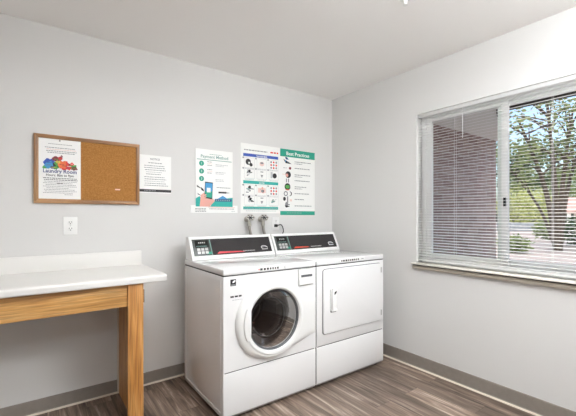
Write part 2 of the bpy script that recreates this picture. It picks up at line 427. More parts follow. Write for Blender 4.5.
# mini blind
bl = thing('window_blind', 'white slatted mini blind hanging in the window, lowered to the sill', 'blind', (XC + 0.028, 1.1, 2.02))
bx = XC + 0.028
b = MB(); b.box((bx - 0.021, WY0 + 0.006, 2.026), (bx + 0.018, WY1 - 0.004, 2.0545), M['slat'], 0.002)
hr = b.build('headrail', bl)
b = MB(); tilt = math.radians(6); z = 2.008; nsl = 0
while z > 0.886:
    prof = []
    for k in range(5):
        s_ = (k / 4 - 0.5) * 0.025
        cv = 0.0014 * (1 - (2 * s_ / 0.025) ** 2)
        prof.append((bx + s_ * math.cos(tilt) , z + s_ * math.sin(tilt) + cv))
    for dz in (0.0, ):
        rings = [[Vector((p[0], y, p[1])) for p in prof] + [Vector((p[0], y, p[1] - 0.0005)) for p in reversed(prof)] for y in (WY0 + 0.009, WY1 - 0.007)]
        b.loft(rings, M['slat'], True, True)
    z -= 0.021; nsl += 1
b.build('slats', bl)
zb = z
b = MB(); b.box((bx - 0.013, WY0 + 0.008, zb - 0.004), (bx + 0.013, WY1 - 0.006, zb + 0.010), M['slat'], 0.003); b.build('bottom_rail', bl)
for y in (1.615, 1.40, 0.79, 0.58):
    b = MB()
    for dx in (-0.0135, 0.0135): b.tube([(bx + dx, y, 2.027), (bx + dx, y, zb + 0.009)], 0.0009, M['slat'], 6)
    b.build('ladder_cord', bl)
b = MB(); b.tube([(bx - 0.02, 1.335, 2.03), (bx - 0.024, 1.335, 2.0), (bx - 0.024, 1.334, 1.80)], 0.0022, M['slat'], 8); b.build('tilt_wand', bl)

# ------------------------------------------------------------------ helper planes
WB = Plane((0, YB, 0), (1, 0, 0), (0, 0, 1), (0, -1, 0))          # back wall: u = X, v = Z

def frac(pl, u0, v0, u1, v1):
    # a plane whose u,v run 0..1 in units of the sheet; returns mapping helpers
    W, Hh = u1 - u0, v1 - v0
    return (lambda u: u0 + u * W), (lambda v: v1 - v * Hh), W, Hh

# ------------------------------------------------------------------ corkboard
bb = thing('bulletin_board', 'oak framed corkboard on the wall above the outlet', 'bulletin board', (0.333, YB, 1.53))
u0, u1, v0, v1 = 0.0225, 0.643, 1.3135, 1.747; w = 0.024
b = MB(); b.box((u0 + .01, YB - 0.010, v0 + .01), (u1 - .01, YB - 0.0008, v1 - .01), M['cork'])
b.rect(WB, 0.483, 1.413, 0.515, 1.4215, 0.0104, M['pinkpale'])
b.build('cork_panel', bb, smooth=0)
for nm, uv, m in (('frame_rail', [(u0, v1), (u1, v1), (u1 - w, v1 - w), (u0 + w, v1 - w)], 'oak_frame'),
                  ('frame_rail', [(u0, v0), (u0 + w, v0 + w), (u1 - w, v0 + w), (u1, v0)], 'oak_frame'),
                  ('frame_stile', [(u0, v0), (u0, v1), (u0 + w, v1 - w), (u0 + w, v0 + w)], 'oak_frame_z'),
                  ('frame_stile', [(u1, v0), (u1 - w, v0 + w), (u1 - w, v1 - w), (u1, v1)], 'oak_frame_z')):
    b = MB(); b.prism(WB, uv, 0.0008, 0.019, M[m], 0.003); b.build(nm, bb)

# laundry flyer pinned on the cork
fu, fv, W, Hh = frac(WB, 0.048, 1.342, 0.2755, 1.7225); d = 0.0112
b = MB(); b.box((0.048, YB - d, 1.342), (0.2755, YB - 0.0104, 1.7225), M['paper'])
d2 = d + 0.0004; d3 = d + 0.0007
b.words(WB, fu(.22), fu(.78), fv(.088), .0035, d2, M['inkgrey'])
for k, (a, c) in enumerate(((.14, .85), (.18, .88), (.17, .9), (.2, .85))):
    b.words(WB, fu(a), fu(c), fv(.15 + .028 * k), .0042, d2, M['inkgrey'] if k != 1 else M['pinkpale'])
# heap of coloured clothes
for (u, v, r, sy, m, dd) in ((.17, .475, .075, .9, 'green', 0), (.26, .40, .13, 1.0, 'blue', 0), (.24, .44, .10, 1.0, 'skyblue', 1), (.42, .335, .12, .6, 'maroon', 0),
                             (.50, .31, .05, .9, 'pred', 2), (.53, .285, .03, 1.2, 'maroon', 2), (.38, .45, .08, 1.1, 'ink', 1), (.42, .41, .07, .8, 'green', 2), (.45, .38, .05, .8, 'yellow', 3), (.40, .475, .06, .8, 'green', 3),
                             (.55, .42, .10, 1.2, 'orange', 2), (.62, .44, .11, 1.1, 'pred', 1), (.72, .44, .11, .9, 'maroon', 0), (.70, .47, .07, .8, 'pred', 2),
                             (.81, .45, .09, .8, 'green', 1), (.85, .475, .07, .7, 'maroon', 2), (.33, .475, .06, .7, 'navy', 2), (.78, .40, .05, .8, 'pred', 2)):
    nn = 16; ph = random.uniform(0, 6)
    b.flat(WB, [(fu(u) + r * W * (1 + .3 * math.sin(3 * t + ph) * random.uniform(.3, 1)) * math.cos(t), fv(v) + r * W * sy * (1 + .3 * math.sin(4 * t + ph)) * math.sin(t)) for t in [2 * PI * q / nn for q in range(nn)]], d2 + 0.0002 * dd + 0.00003 * len(m), M[m])
    b.words(WB, fu(u) - r * W * .6, fu(u) + r * W * .4, fv(v) - .002, .004, d2 + .0008 + .00001 * dd, M[('ink', 'navy', 'yellow', 'paper', 'green', 'maroon')[int(u * 97) % 6]], wl=(.8, 2))
b.flat(WB, [(fu(.10), fv(.50)), (fu(.92), fv(.515)), (fu(.92), fv(.53)), (fu(.10), fv(.53))], d2 + .0009, M['paper'])
b.text(WB, 'Laundry Room', fu(.5), fv(.565), .034, d2 + .001, M['navy'], width=.80 * W, bold=True)
b.text(WB, 'Hours: 8am to 9pm', fu(.5), fv(.622), .022, d2, M['ink'], width=.66 * W, bold=True)
for k in range(11):
    hh = .0045 if k < 2 else .0032
    a = (.1, .12, .12, .1, .16, .1, .18, .12, .14, .1, .6)[k]; c = (.9, .92, .9, .8, .88, .9, .7, .85, .9, .8, .8)[k]
    b.words(WB, fu(a), fu(c), fv(.66 + .027 * k), hh, d2, M['ink'] if k < 2 else M['inkgrey'])
b.words(WB, fu(.42), fu(.56), fv(.745), .0055, d3, M['ink'], wl=(2.5, 3.2))
tag(b.build('flyer', loc=(0.16, YB - 0.0104, 1.342), smooth=0), 'white laundry room flyer with a colourful heap of clothes, pinned on the corkboard', 'flyer')
b = MB(); pp = Plane((0, YB - 0.0118, 0), (1, 0, 0), (0, 0, 1), (0, -1, 0))
b.lathe(pp, 0.159, 1.714, [(0.0005, -0.0002), (0.004, 0), (0.005, .002), (0.003, .004), (0.003, .008), (0.0045, .010), (0.003, .0115)], M['grey'], 12, True, True)
tag(b.build('thumbtack', loc=(0.159, YB - 0.012, 1.714)), 'grey thumbtack holding the top of the laundry flyer', 'thumbtack')

# notice with black foot
b = MB(); u0, u1, v0, v1 = 0.646, 0.874, 1.403, 1.681
fu, fv, W, Hh = frac(WB, u0, v0, u1, v1)
b.box((u0, YB - 0.0022, v0), (u1, YB + .0006, v1), M['paper']); d = .0026
b.text(WB, 'NOTICE', fu(.48), fv(.125), .02, d, M['inkgrey'], width=.3 * W, bold=True)
b.words(WB, fu(.27), fu(.70), fv(.21), .005, d, M['inkgrey'])
for k, (a, c) in enumerate(((.14, .78), (.14, .80), (.16, .82), (.2, .7), (.2, .66), (.14, .8), (.15, .84), (.14, .78), (.16, .84), (.14, .9))):
    b.words(WB, fu(a), fu(c), fv(.285 + .056 * k + (.02 if k > 4 else 0)), .0045, d, M['inklight'] if k in (3, 7) else M['inkgrey'])
b.rect(WB, fu(.0), fv(.975), fu(1), fv(.905), d, M['ink'])
b.words(WB, fu(.14), fu(.52), fv(.95), .006, d + .0004, M['inkgrey'])
tag(b.build('notice_sheet', loc=(0.76, YB, 1.403), smooth=0), 'white notice sheet with a black bar along its foot, right of the corkboard', 'notice')

# wall outlet (free)
def outlet(loc, label):
    x, z = loc; w, h = .0395, .0575
    o = thing('wall_outlet', label, 'outlet', (x, YB, z))
    b = MB(); b.box((x - w, YB - .006, z - h), (x + w, YB - .0004, z + h), M['enamel2'], .0025); b.build('cover_plate', o)
    for s in (-1, 1):
        b = MB(); pl = Plane((x, YB - .006, z + s * .0205), (1, 0, 0), (0, 0, 1), (0, -1, 0))
        uv = [(.0165 * max(-1, min(1, 1.25 * math.cos(t))), .0145 * math.sin(t)) for t in [2 * PI * k / 24 for k in range(24)]]
        b.prism(pl, uv, -.001, .002, M['enamel2'], .0006)
        b.rect(pl, -.0085, -.001, -.0055, .0085, .0023, M['black']); b.rect(pl, .0055, 0, .0085, .0085, .0023, M['black'])
        b.disc(pl, 0, -.007, .003, .0023, M['black'], 12)
        b.build('receptacle', o)
    b = MB(); pl = Plane((x, YB - .006, z), (1, 0, 0), (0, 0, 1), (0, -1, 0)); b.lathe(pl, 0, 0, [(.0035, 0), (.0032, .001), (.001, .0013)], M['silver'], 10, False, True); b.build('screw', o)
    return o
outlet((.218, 1.169), 'white duplex wall outlet below the corkboard, nothing plugged in')
outlet((1.835, 1.165), 'white wall outlet behind the machines with a black plug in it')

# power cord
b = MB()
b.box((1.812, YB - .036, 1.132), (1.838, YB - .0086, 1.158), M['black'], .005)
pts = []
ctrl = [Vector((1.838, YB - .026, 1.147)), Vector((1.875, YB - .04, 1.15)), Vector((1.885, YB - .055, 1.09)), Vector((1.83, YB - .07, 1.03)), Vector((1.79, YB - .075, .9)), Vector((1.79, YB - .08, .7))]
def catmull(P, n=8):
    out = []; Q = [P[0]] + list(P) + [P[-1]]
    for i in range(1, len(Q) - 2):
        for k in range(n):
            t = k / n; a, b_, c, d_ = Q[i - 1], Q[i], Q[i + 1], Q[i + 2]
            out.append(0.5 * ((2 * b_) + (c - a) * t + (2 * a - 5 * b_ + 4 * c - d_) * t * t + (3 * b_ - a - 3 * c + d_) * t ** 3))
    out.append(P[-1]); return out
b.tube(catmull(ctrl), .0045, M['rubber'], 8)
tag(b.build('power_cord', loc=(1.825, YB - .01, 1.145)), 'black power cord plugged into the outlet behind the dryer', 'power cord')

# water valves with hoses
def valve(x, label, lean):
    o = thing('water_valve', label, 'valve', (x, YB, 1.20), 'washer supply valves on the wall')
    pl = Plane((x, YB, 1.205), (1, 0, 0), (0, 0, 1), (0, -1, 0))
    b = MB(); b.lathe(pl, 0, 0, [(.026, -.001), (.026, .003), (.012, .007), (.011, .03), (.016, .032), (.016, .058), (.011, .062), (.004, .064)], M['brass'], 20, False, True)
    b.tube([(x, YB - .045, 1.205), (x, YB - .046, 1.165)], [.013, .014], M['brass'], 14)
    b.tube([(x, YB - .046, 1.168), (x, YB - .046, 1.148)], [.018, .018], M['brass'], 8)
    b.build('valve_body', o)
    # lobed hand wheel held on a stem above
    b = MB(); c = Vector((x, YB - .066, 1.22)); 
    b.tube([(x, YB - .045, 1.205), c], .006, M['brass'], 8)
    hp = Plane(c, (1, 0, 0), (0, .35, 1), (0, -1, .35))
    rim = [hp.pt(.036 * math.cos(t) * (1 + .10 * math.cos(6 * t)), .024 * math.sin(t) * (1 + .10 * math.cos(6 * t)), 0) for t in [2 * PI * k / 48 for k in range(49)]]
    b.tube(rim, .0055, M['brass'], 8)
    for k in range(3):
        t = PI * k / 3; b.tube([hp.pt(.036 * math.cos(t), .024 * math.sin(t)), hp.pt(-.036 * math.cos(t), -.024 * math.sin(t))], .004, M['black'] , 6)
    b.build('hand_wheel', o)
    b = MB(); b.tube(catmull([Vector((x, YB - .046, 1.155)), Vector((x + .006, YB - .048, 1.10)), Vector((x + lean, YB - .06, 1.0)), Vector((x + lean, YB - .075, .8))], 8), .0125, M['hose'], 12)
    b.build('supply_hose', o)
    return o
valve(1.532, 'left of the two metal water valves with hoses above the washer', .03)
valve(1.672, 'right of the two metal water valves with hoses, beside the plug', .03)

# ------------------------------------------------------------------ posters
def glyph_cluster(b, u, v, r, d, mats, n=7):
    for k in range(n):
        a = random.uniform(0, 2 * PI); q = random.uniform(.1, .9) * r; s = random.uniform(.18, .42) * r
        if random.random() < .5: b.disc(WB, u + q * math.cos(a), v + q * math.sin(a) * .8, s, d + .00008 * k, M[random.choice(mats)], 9, random.uniform(.5, 1), random.uniform(0, 3))
        else: b.rect(WB, u + q * math.cos(a) - s, v + q * math.sin(a) * .8 - s * .3, u + q * math.cos(a) + s, v + q * math.sin(a) * .8 + s * .3, d + .00008 * k, M[random.choice(mats)])

# payment poster
u0, u1, v0, v1 = 1.068, 1.394, 1.309, 1.772
fu, fv, W, Hh = frac(WB, u0, v0, u1, v1); d = .0044
b = MB(); b.box((u0, YB - .004, v0), (u1, YB - .0021, v1), M['plate'])
b.words(WB, fu(.36), fu(.7), fv(.085), .0045, d, M['tealgrey'])
b.text(WB, 'Payment Method', fu(.5), fv(.15), .036, d, M['tealgrey'], width=.74 * W, bold=True)
b.rect(WB, fu(.03), fv(.187), fu(.97), fv(.175), d, M['tealgrey'])
for k, v in enumerate((.25, .385, .515)):
    b.disc(WB, fu(.15), fv(v), .021, d, M['teald'], 20); b.text(WB, str(k + 1), fu(.15), fv(v) - .009, .026, d + .0004, M['plate'])
    if k < 2:
        for q in range(3): b.words(WB, fu(.30), fu(.43), fv(v - .03 + .03 * q), .005, d, M['inkgrey'] if q != 1 else M['pinkpale'])
    b.words(WB, fu(.52), fu(.86 - .06 * k), fv(v + .01), .006, d, M['inklight']); b.words(WB, fu(.52), fu(.75), fv(v + .035), .005, d, M['inklight'])
# teal hills and logo
b.flat(WB, [(fu(.0), fv(1)), (fu(0), fv(.86)), (fu(.1), fv(.82)), (fu(.3), fv(.97)), (fu(.4), fv(1))], d, M['teal'])
b.flat(WB, [(fu(.38), fv(1)), (fu(.46), fv(.9)), (fu(.56), fv(.86)), (fu(.8), fv(.85)), (fu(1), fv(.83)), (fu(1), fv(1))], d, M['teal'])
b.flat(WB, [(fu(.5), fv(.89)), (fu(.72), fv(.80)), (fu(.94), fv(.89))], d + .0002, M['skyblue'])
b.rect(WB, fu(.5), fv(.905), fu(.97), fv(.86), d + .0003, M['navy'])
for k in range(7): b.rect(WB, fu(.525 + k * .06), fv(.895), fu(.56 + k * .06), fv(.872), d + .0006, M['tealgrey'])
b.words(WB, fu(.55), fu(.93), fv(.665), .006, d, M['inkgrey']); b.rect(WB, fu(.6), fv(.76), fu(.82), fv(.73), d, M['ink']); b.words(WB, fu(.82), fu(.9), fv(.755), .008, d, M['inkgrey'])
# hand holding a phone
b.flat(WB, [(fu(.10), fv(1)), (fu(.13), fv(.80)), (fu(.22), fv(.75)), (fu(.30), fv(.86)), (fu(.46), fv(.86)), (fu(.50), fv(.90)), (fu(.36), fv(1))], d + .0003, M['pink'])
for a in ((.03, .63, .14, .69), (.05, .77, .16, .82), (.14, .66, .21, .74)): b.flat(WB, [(fu(a[0]), fv(a[1])), (fu(a[2]), fv(a[1] + .05)), (fu(a[2]), fv(a[3])), (fu(a[0]), fv(a[3] - .03))], d + .0004, M['ink'])
b.flat(WB, [(fu(.24), fv(.565)), (fu(.45), fv(.575)), (fu(.43), fv(.87)), (fu(.22), fv(.85))], d + .0006, M['ink'])
b.flat(WB, [(fu(.25), fv(.585)), (fu(.44), fv(.59)), (fu(.43), fv(.73)), (fu(.245), fv(.725))], d + .0009, M['skyblue'])
b.flat(WB, [(fu(.245), fv(.725)), (fu(.43), fv(.73)), (fu(.42), fv(.845)), (fu(.235), fv(.83))], d + .0009, M['teald'])
b.rect(WB, fu(.285), fv(.75), fu(.385), fv(.67), d + .0012, M['plate'])
for k in range(4): b.disc(WB, fu(.24), fv(.80 + .035 * k), .012, d + .0013, M['pink'], 10, .5, .3)
tag(b.build('payment_poster', loc=((u0 + u1) / 2, YB, v0), smooth=0), 'white and teal poster with a hand holding a phone, leftmost of the three posters', 'poster')

u0, u1, v0, v1 = 1.027, 1.4415, 1.259, 1.3205
b = MB(); b.box((u0, YB - .0020, v0), (u1, YB + .0006, v1), M['paper']); d = .0024
fu, fv, W, Hh = frac(WB, u0, v0, u1, v1)
b.rect(WB, fu(.06), fv(.94), fu(.34), fv(.30), d, M['plate'])
for k in range(3): b.words(WB, fu(.09), fu(.31), fv(.5 + .18 * k), .0055, d + .0003, M['inkgrey'])
b.rect(WB, fu(.36), fv(.32), fu(.94), fv(.22), d, M['pinkpale']); b.words(WB, fu(.38), fu(.92), fv(.52), .0055, d + .0002, M['inkgrey']); b.words(WB, fu(.86), fu(.95), fv(.82), .005, d, M['inklight'])
tag(b.build('contact_strip', loc=((u0 + u1) / 2, YB, v0), smooth=0), 'long white strip of small print along the foot of the payment poster', 'sign')

# instruction poster
u0, u1, v0, v1 = 1.4713, 1.8835, 1.2575, 1.866
fu, fv, W, Hh = frac(WB, u0, v0, u1, v1); d = .0034
b = MB(); b.box((u0, YB - .003, v0), (u1, YB + .0006, v1), M['plate'])
b.words(WB, fu(.08), fu(.66), fv(.098), .0085, d, M['inkgrey']); b.words(WB, fu(.74), fu(.95), fv(.10), .013, d, M['pred'], wl=(1.6, 2.6))
b.rect(WB, fu(.06), fv(.185), fu(.95), fv(.142), d, M['blue']); b.text(WB, 'WASHER', fu(.52), fv(.178), .02, d + .0003, M['plate'], width=.28 * W, bold=True)
b.rect(WB, fu(.06), fv(.575), fu(.95), fv(.53), d, M['teal']); b.text(WB, 'DRYER', fu(.52), fv(.567), .018, d + .0003, M['plate'], width=.14 * W, bold=True)
b.rect(WB, fu(.06), fv(.945), fu(.95), fv(.905), d, M['teal']); b.words(WB, fu(.08), fu(.93), fv(.935), .007, d + .0003, M['tealgrey']); b.words(WB, fu(.12), fu(.9), fv(.97), .005, d, M['inklight'])
n = 0
for rowv in (.275, .425, .665, .81):
    for c in range(3):
        uc = .21 + .31 * c; v = rowv; u = fu(uc); vv = fv(v); n += 1
        b.disc(WB, fu(uc - .15), fv(v - .07), .008, d, M['inkgrey'], 10)
        fr = .052
        for (a0, b0, a1, b1) in ((-fr, -.045, fr, -.043), (-fr, .043, fr, .045), (-fr, -.045, -fr + .002, .045), (fr - .002, -.045, fr, .045)):
            b.rect(WB, u + a0, vv + b0, u + a1, vv + b1, d, M['inklight'])
        b.words(WB, u - .045, u + .045, vv - .056, .005, d, M['inklight'])
        if c == 2 and n in (3, 9):
            for i in range(3):
                for j in range(3):
                    b.disc(WB, u - .028 + .028 * i, vv + .026 - .026 * j, .0095, d + .0002, M['pred'] if (i + j) % 2 else M['inkgrey'], 10)
        elif n == 1: b.disc(WB, u - .012, vv + .008, .027, d + .0002, M['ink'], 14); b.disc(WB, u + .016, vv - .016, .016, d + .0004, M['ink'], 12); b.disc(WB, u - .004, vv + .0, .009, d + .0006, M['plate'], 12)
        elif n == 6: b.disc(WB, u + .01, vv - .006, .024, d + .0002, M['ink'], 14); b.rect(WB, u - .035, vv - .03, u - .012, vv + .028, d + .0002, M['inklight'])
        elif c == 1 and n in (5, 11):
            b.rect(WB, u - .015, vv + .016, u + .015, vv + .024, d + .0002, M['inkgrey']); b.flat(WB, [(u - .014, vv - .006), (u + .014, vv - .006), (u, vv - .034)], d + .0002, M['inkgrey'])
        elif n == 2: b.disc(WB, u, vv, .025, d + .0002, M['pinkpale'], 14, .8); b.disc(WB, u, vv + .008, .018, d + .0004, M['inkgrey'], 12, .5)
        elif n == 8: b.rect(WB, u - .04, vv - .02, u + .04, vv + .022, d + .0002, M['pinkpale']); glyph_cluster(b, u, vv, .035, d + .0004, ['inkgrey', 'pink', 'ink'])
        else: glyph_cluster(b, u, vv, .042, d + .0003, ['ink', 'inkgrey', 'inklight', 'tealgrey'] if n in (7, 12) else ['ink', 'inkgrey', 'inklight'], 8)
tag(b.build('instruction_poster', loc=((u0 + u1) / 2, YB, v0), smooth=0), 'white poster with blue and teal bands and picture steps, middle of three posters', 'poster')

# best practices poster
u0, u1, v0, v1 = 1.8858, 2.3066, 1.2425, 1.8625
fu, fv, W, Hh = frac(WB, u0, v0, u1, v1)
b = MB(); b.box((u0, YB - .003, v0), (u1, YB + .0006, v1), M['plate'])
b.rect(WB, fu(0), fv(.115), fu(1), fv(0), d, M['teald']); b.text(WB, 'Best Practices', fu(.5), fv(.088), .047, d + .0003, M['plate'], width=.66 * W, bold=True)
b.rect(WB, fu(0), fv(1), fu(1), fv(.94), d, M['teald']); b.words(WB, fu(.18), fu(.62), fv(.975), .008, d + .0003, M['tealgrey'])
rows = (.185, .285, .385, .475, .57, .675, .765, .865)
for k, v in enumerate(rows):
    u = fu(.2); vv = fv(v)
    if k == 0: b.flat(WB, [(u - .05, vv + .02), (u - .02, vv + .01), (u + .05, vv - .022), (u - .02, vv - .018)], d, M['ink']); glyph_cluster(b, u, vv, .045, d + .0003, ['navy', 'skyblue', 'inklight', 'ink'], 6)
    elif k == 1: b.disc(WB, u + .03, vv, .014, d, M['maroon'], 10); b.words(WB, u - .05, u - .01, vv - .004, .008, d, M['inklight'])
    elif k == 2: b.disc(WB, u + .008, vv, .032, d, M['ink'], 16); b.disc(WB, u - .006, vv - .006, .016, d + .0003, M['pink'], 12); b.rect(WB, u - .06, vv - .002, u - .03, vv + .004, d, M['pinkpale'])
    elif k == 3: b.rect(WB, u - .018, vv - .018, u - .006, vv + .018, d, M['inkgrey']); b.rect(WB, u + .006, vv - .018, u + .018, vv + .018, d, M['inkgrey'])
    elif k == 4: b.disc(WB, u, vv, .034, d, M['ink'], 16); b.disc(WB, u, vv, .025, d + .0003, M['green'], 14, .7); b.rect(WB, u - .022, vv - .032, u + .022, vv - .024, d + .0003, M['orange'])
    elif k == 5: b.disc(WB, u - .02, vv, .024, d, M['inkgrey'], 14); b.disc(WB, u - .02, vv, .014, d + .0003, M['plate'], 12); b.disc(WB, u + .03, vv, .022, d, M['ink'], 14); b.disc(WB, u + .022, vv, .019, d + .0003, M['plate'], 14)
    elif k == 6: b.disc(WB, u - .035, vv + .006, .016, d, M['ink'], 12, 1.2); b.rect(WB, u - .006, vv - .03, u + .008, vv + .03, d, M['inkgrey']); b.disc(WB, u + .04, vv - .006, .012, d, M['pinkpale'], 10)
    else: glyph_cluster(b, u, vv, .045, d, ['ink', 'inkgrey', 'inklight', 'pinkpale'], 9)
    e = (.90, .84, .86, .84, .74, .82, .68, .9)[k]
    b.words(WB, fu(.40), fu(e), fv(v), .0075, d, M['inkgrey'])
    if k in (0, 2, 4): b.words(WB, fu(.40), fu(.62), fv(v + .028), .006, d, M['inkgrey'])
tag(b.build('practices_poster', loc=((u0 + u1) / 2, YB, v0), smooth=0), 'white poster with a green header and a column of pictures, rightmost of the three posters', 'poster')

# ------------------------------------------------------------------ folding counter
ct = thing('folding_counter', 'white topped folding counter with oak apron and leg below the corkboard', 'counter', (-0.2, 2.4, 0))
CL, CR, CF, CT, CB = -1.15, 0.671, 2.15, 0.884, 0.842
b = MB()
yz = [(YB - .001, CB), (YB - .001, CT)]
yz += [(CF + .014 - .014 * math.sin(t), CT - .014 + .014 * math.cos(t)) for t in [PI / 2 * k / 6 for k in range(7)]]
yz += [(CF + .008 - .008 * math.cos(t), CB + .008 - .008 * math.sin(t)) for t in [PI / 2 * k / 4 for k in range(5)]]
b.prism(Plane((CL, 0, 0), (0, 1, 0), (0, 0, 1), (1, 0, 0)), yz, 0, CR - CL, M['laminate'], .004)
b.build('countertop', ct)
b = MB(); b.box((CL, YB - .022, CT - .001), (.655, YB - .001, .984), M['laminate'], .004); b.build('backsplash', ct)
b = MB(); b.box((CL, 2.192, .712), (.458, 2.212, .8445), M['oak_x'], .002); b.build('apron', ct)
leg = MB(); leg.box((.458, 2.18, 0), (.543, 2.20, .8445), M['oak_z'], .002); lg = leg.build('leg', ct)
b = MB(); b.box((.505, 2.2005, .0), (.541, YB - .0225, .8445), M['oak_z']); b.build('leg_panel', ct)
b = MB(); b.box((.498, YB - .022, 0.0), (.541, YB - .0215 + .02, .8445), M['caulk']); b.build('wall_cleat', ct)['label'] = 'pale strip where the leg meets the wall'
b = MB(); b.box((.5425, 2.183, .725), (.549, 2.22, .80), M['fascia'], .001); b.build('bracket', ct)['label'] = 'small dark bracket'

# ------------------------------------------------------------------ washer and dryer
FY, BY = 1.915, 2.56; ZT, ZS, ZK = .915, .874, .296
FP = Plane((0, FY, 0), (1, 0, 0), (0, 0, 1), (0, -1, 0))

def machine_shell(root, x0, x1, seam_side):
    # open fronted cabinet
    b = MB(); g = .001
    b.box((x0, FY + .004, .028), (x0 + .012, BY, ZS - .003), M['enamel'], .003)
    b.box((x1 - .012, FY + .004, .028), (x1, BY, ZS - .002), M['enamel'], .003)
    b.box((x0 + .012, BY - .012, .028), (x1 - .012, BY - .0005, ZS - .002), M['enamel'])
    b.box((x0 + .012, FY + .02, .028), (x1 - .012, BY - .012, .036), M['enamel'])
    # pressed rib round the side sheet
    for xs, sg in ((x0, -1), (x1, 1)):
        if (sg == -1) == (seam_side == 1):
            sp = Plane((xs, 0, 0), (0, 1, 0), (0, 0, 1), (sg, 0, 0))
            for uv in ([(FY + .03, .05), (BY - .03, .05), (BY - .03, .056), (FY + .03, .056)], [(FY + .03, .05), (FY + .036, .05), (FY + .036, .85), (FY + .03, .85)],
                       [(BY - .036, .05), (BY - .03, .05), (BY - .03, .85), (BY - .036, .85)]):
                b.prism(sp, uv, 0, .0025, M['enamel'], .001)
    b.build('cabinet', root)
    b = MB(); b.box((x0, FY - .001, ZS + .003), (x1, BY, ZT), M['enamel'], .007, 3); b.build('top_lid', root)
    b = MB(); b.box((x0 + .0015, FY, .034), (x1 - .0015, FY + .016, ZK - .003), M['enamel'], .003); b.build('kick_panel', root)
    b = MB(); b.box((x0 + .003, FY + .004, ZS - .0029), (x1 - .003, BY - .003, ZS + .0029), M['seam']); b.build('seam_shade', root)['label'] = 'dark strip painting the shade in the seam under the lid'; b = MB(); b.box((x0 + .013, FY + .004, ZK - .0029), (x1 - .013, FY + .018, ZK + .0029), M['seam']); b.build('seam_shade', root)['label'] = 'dark strip painting the shade in the seam above the kick panel'  # dark strips paint the shade inside the two seams
    b = MB(); b.box((x0 + .004, FY + .008, .021), (x1 - .004, FY + .03, .0335), M['base_grey'], .002); b.build('toe_strip', root)['label'] = 'grey toe strip'
    for fx in (x0 + .05, x1 - .05):
        for fy in (FY + .06, BY - .05):
            b = MB(); fp = Plane((fx, fy, 0), (1, 0, 0), (0, 1, 0), (0, 0, 1)); b.lathe(fp, 0, 0, [(.024, 0), (.024, .008), (.01, .012), (.01, .0285)], M['rubber'], 16, True, True); b.build('foot', root)

def console(root, x0, x1, red):
    y0, y1, z0, z1 = 2.43, 2.512, ZT - .0005, 1.078
    b = MB(); b.prism(Plane((x0, 0, 0), (0, 1, 0), (0, 0, 1), (1, 0, 0)), [(y0, z0), (y1, z1), (BY, z1), (BY, z0)], 0, x1 - x0, M['enamel'])
    hs = b.build('console', root)
    Lv = math.hypot(y1 - y0, z1 - z0)
    cp = Plane((x0, y0, z0), (1, 0, 0), (0, y1 - y0, z1 - z0), (0, -(z1 - z0), (y1 - y0)))
    Wc = x1 - x0; bo = .019
    # white rim
    b = MB(); rim = .007
    for (a, c, e, f) in ((0, 0, Wc, .030), (0, Lv - .022, Wc, Lv), (0, .030, bo, Lv - .022), (Wc - bo, .030, Wc, Lv - .022)):
        b.prism(cp, [(a, c), (e, c), (e, f), (a, f)], -.001, rim, M['enamel2'], .002)
    b.build('console_rim', hs)
    pu0, pu1, pv0, pv1 = bo, Wc - bo, .030, Lv - .022
    b = MB(); b.prism(cp, [(pu0, pv0), (pu1, pv0), (pu1, pv1), (pu0, pv1)], 0, .003, M['panel'])
    d = .0034; pw, ph = pu1 - pu0, pv1 - pv0
    U = lambda t: pu0 + t * pw
    Vv = lambda t: pv0 + t * ph
    # red swoosh, white line, emblem
    b.flat(cp, [(U(.27), Vv(.08)), (U(.63), Vv(.10)), (U(.57), Vv(.16)), (U(.30), Vv(.20))] if red else [(U(.26), Vv(.09)), (U(.52), Vv(.11)), (U(.49), Vv(.18)), (U(.29), Vv(.20))], d, M['red'] if red else M['redorange'])
    b.words(cp, U(.60 if red else .54), U(.76 if red else .72), Vv(.13), .006, d + .0002, M['silver'])
    b.disc(cp, U(.90), Vv(.30), .032, d, M['silver'], 24, .55, -.1); b.disc(cp, U(.905), Vv(.26), .026, d + .0002, M['panel'], 20, .35, -.1)
    b.disc(cp, U(.895), Vv(.33), .02, d + .0002, M['inkgrey'], 20, .4, -.1); b.rect(cp, U(.862), Vv(.16), U(.945), Vv(.21), d + .0003, M['silver'])
    b.build('display_panel', hs)['label'] = 'black control panel with a red stripe and silver emblem'
    b = MB(); b.prism(cp, [(U(.0), Vv(.0)), (U(.222), Vv(.0)), (U(.215), Vv(1)), (U(.0), Vv(1))], .003, .006, M['keypad'], .001)
    d = .0064
    b.flat(cp, [(U(.205), Vv(.02)), (U(.213), Vv(.02)), (U(.208), Vv(.98)), (U(.200), Vv(.98))], d, M['tealgrey'])
    b.rect(cp, U(.03), Vv(.50), U(.185), Vv(.93), d, M['screen'])
    b.words(cp, U(.07), U(.15), Vv(.74), .010, d + .0003, M['silver'], wl=(.7, 1.0)); b.words(cp, U(.04), U(.17), Vv(.55), .006, d + .0003, M['tealgrey'], wl=(.7, 1.0))
    b.rect(cp, U(.15), Vv(.08), U(.212), Vv(.22), d, M['tealkey'])
    kp = b.build('keypad', hs)
    for k in range(3):
        for j in range(2):
            q = MB(); a = .045 + .045 * k; q.prism(cp, [(U(a), Vv(.12 + .19 * j)), (U(a + .034), Vv(.12 + .19 * j)), (U(a + .034), Vv(.27 + .19 * j)), (U(a), Vv(.27 + .19 * j))], .0062, .009, M['silver'], .001)
            q.build('button', kp)

# ---- washer
X0, XS, X1 = .925, 1.648, 2.384
wa = thing('washing_machine', 'white front loading washing machine with a round dark glass door', 'washing machine', ((X0 + XS) / 2, 2.24, 0))
machine_shell(wa, X0, XS - .003, 1)
console(wa, X0 + .010, XS - .006, True)
hc, hr_ = (1.276, .570), .197                  # glass opening
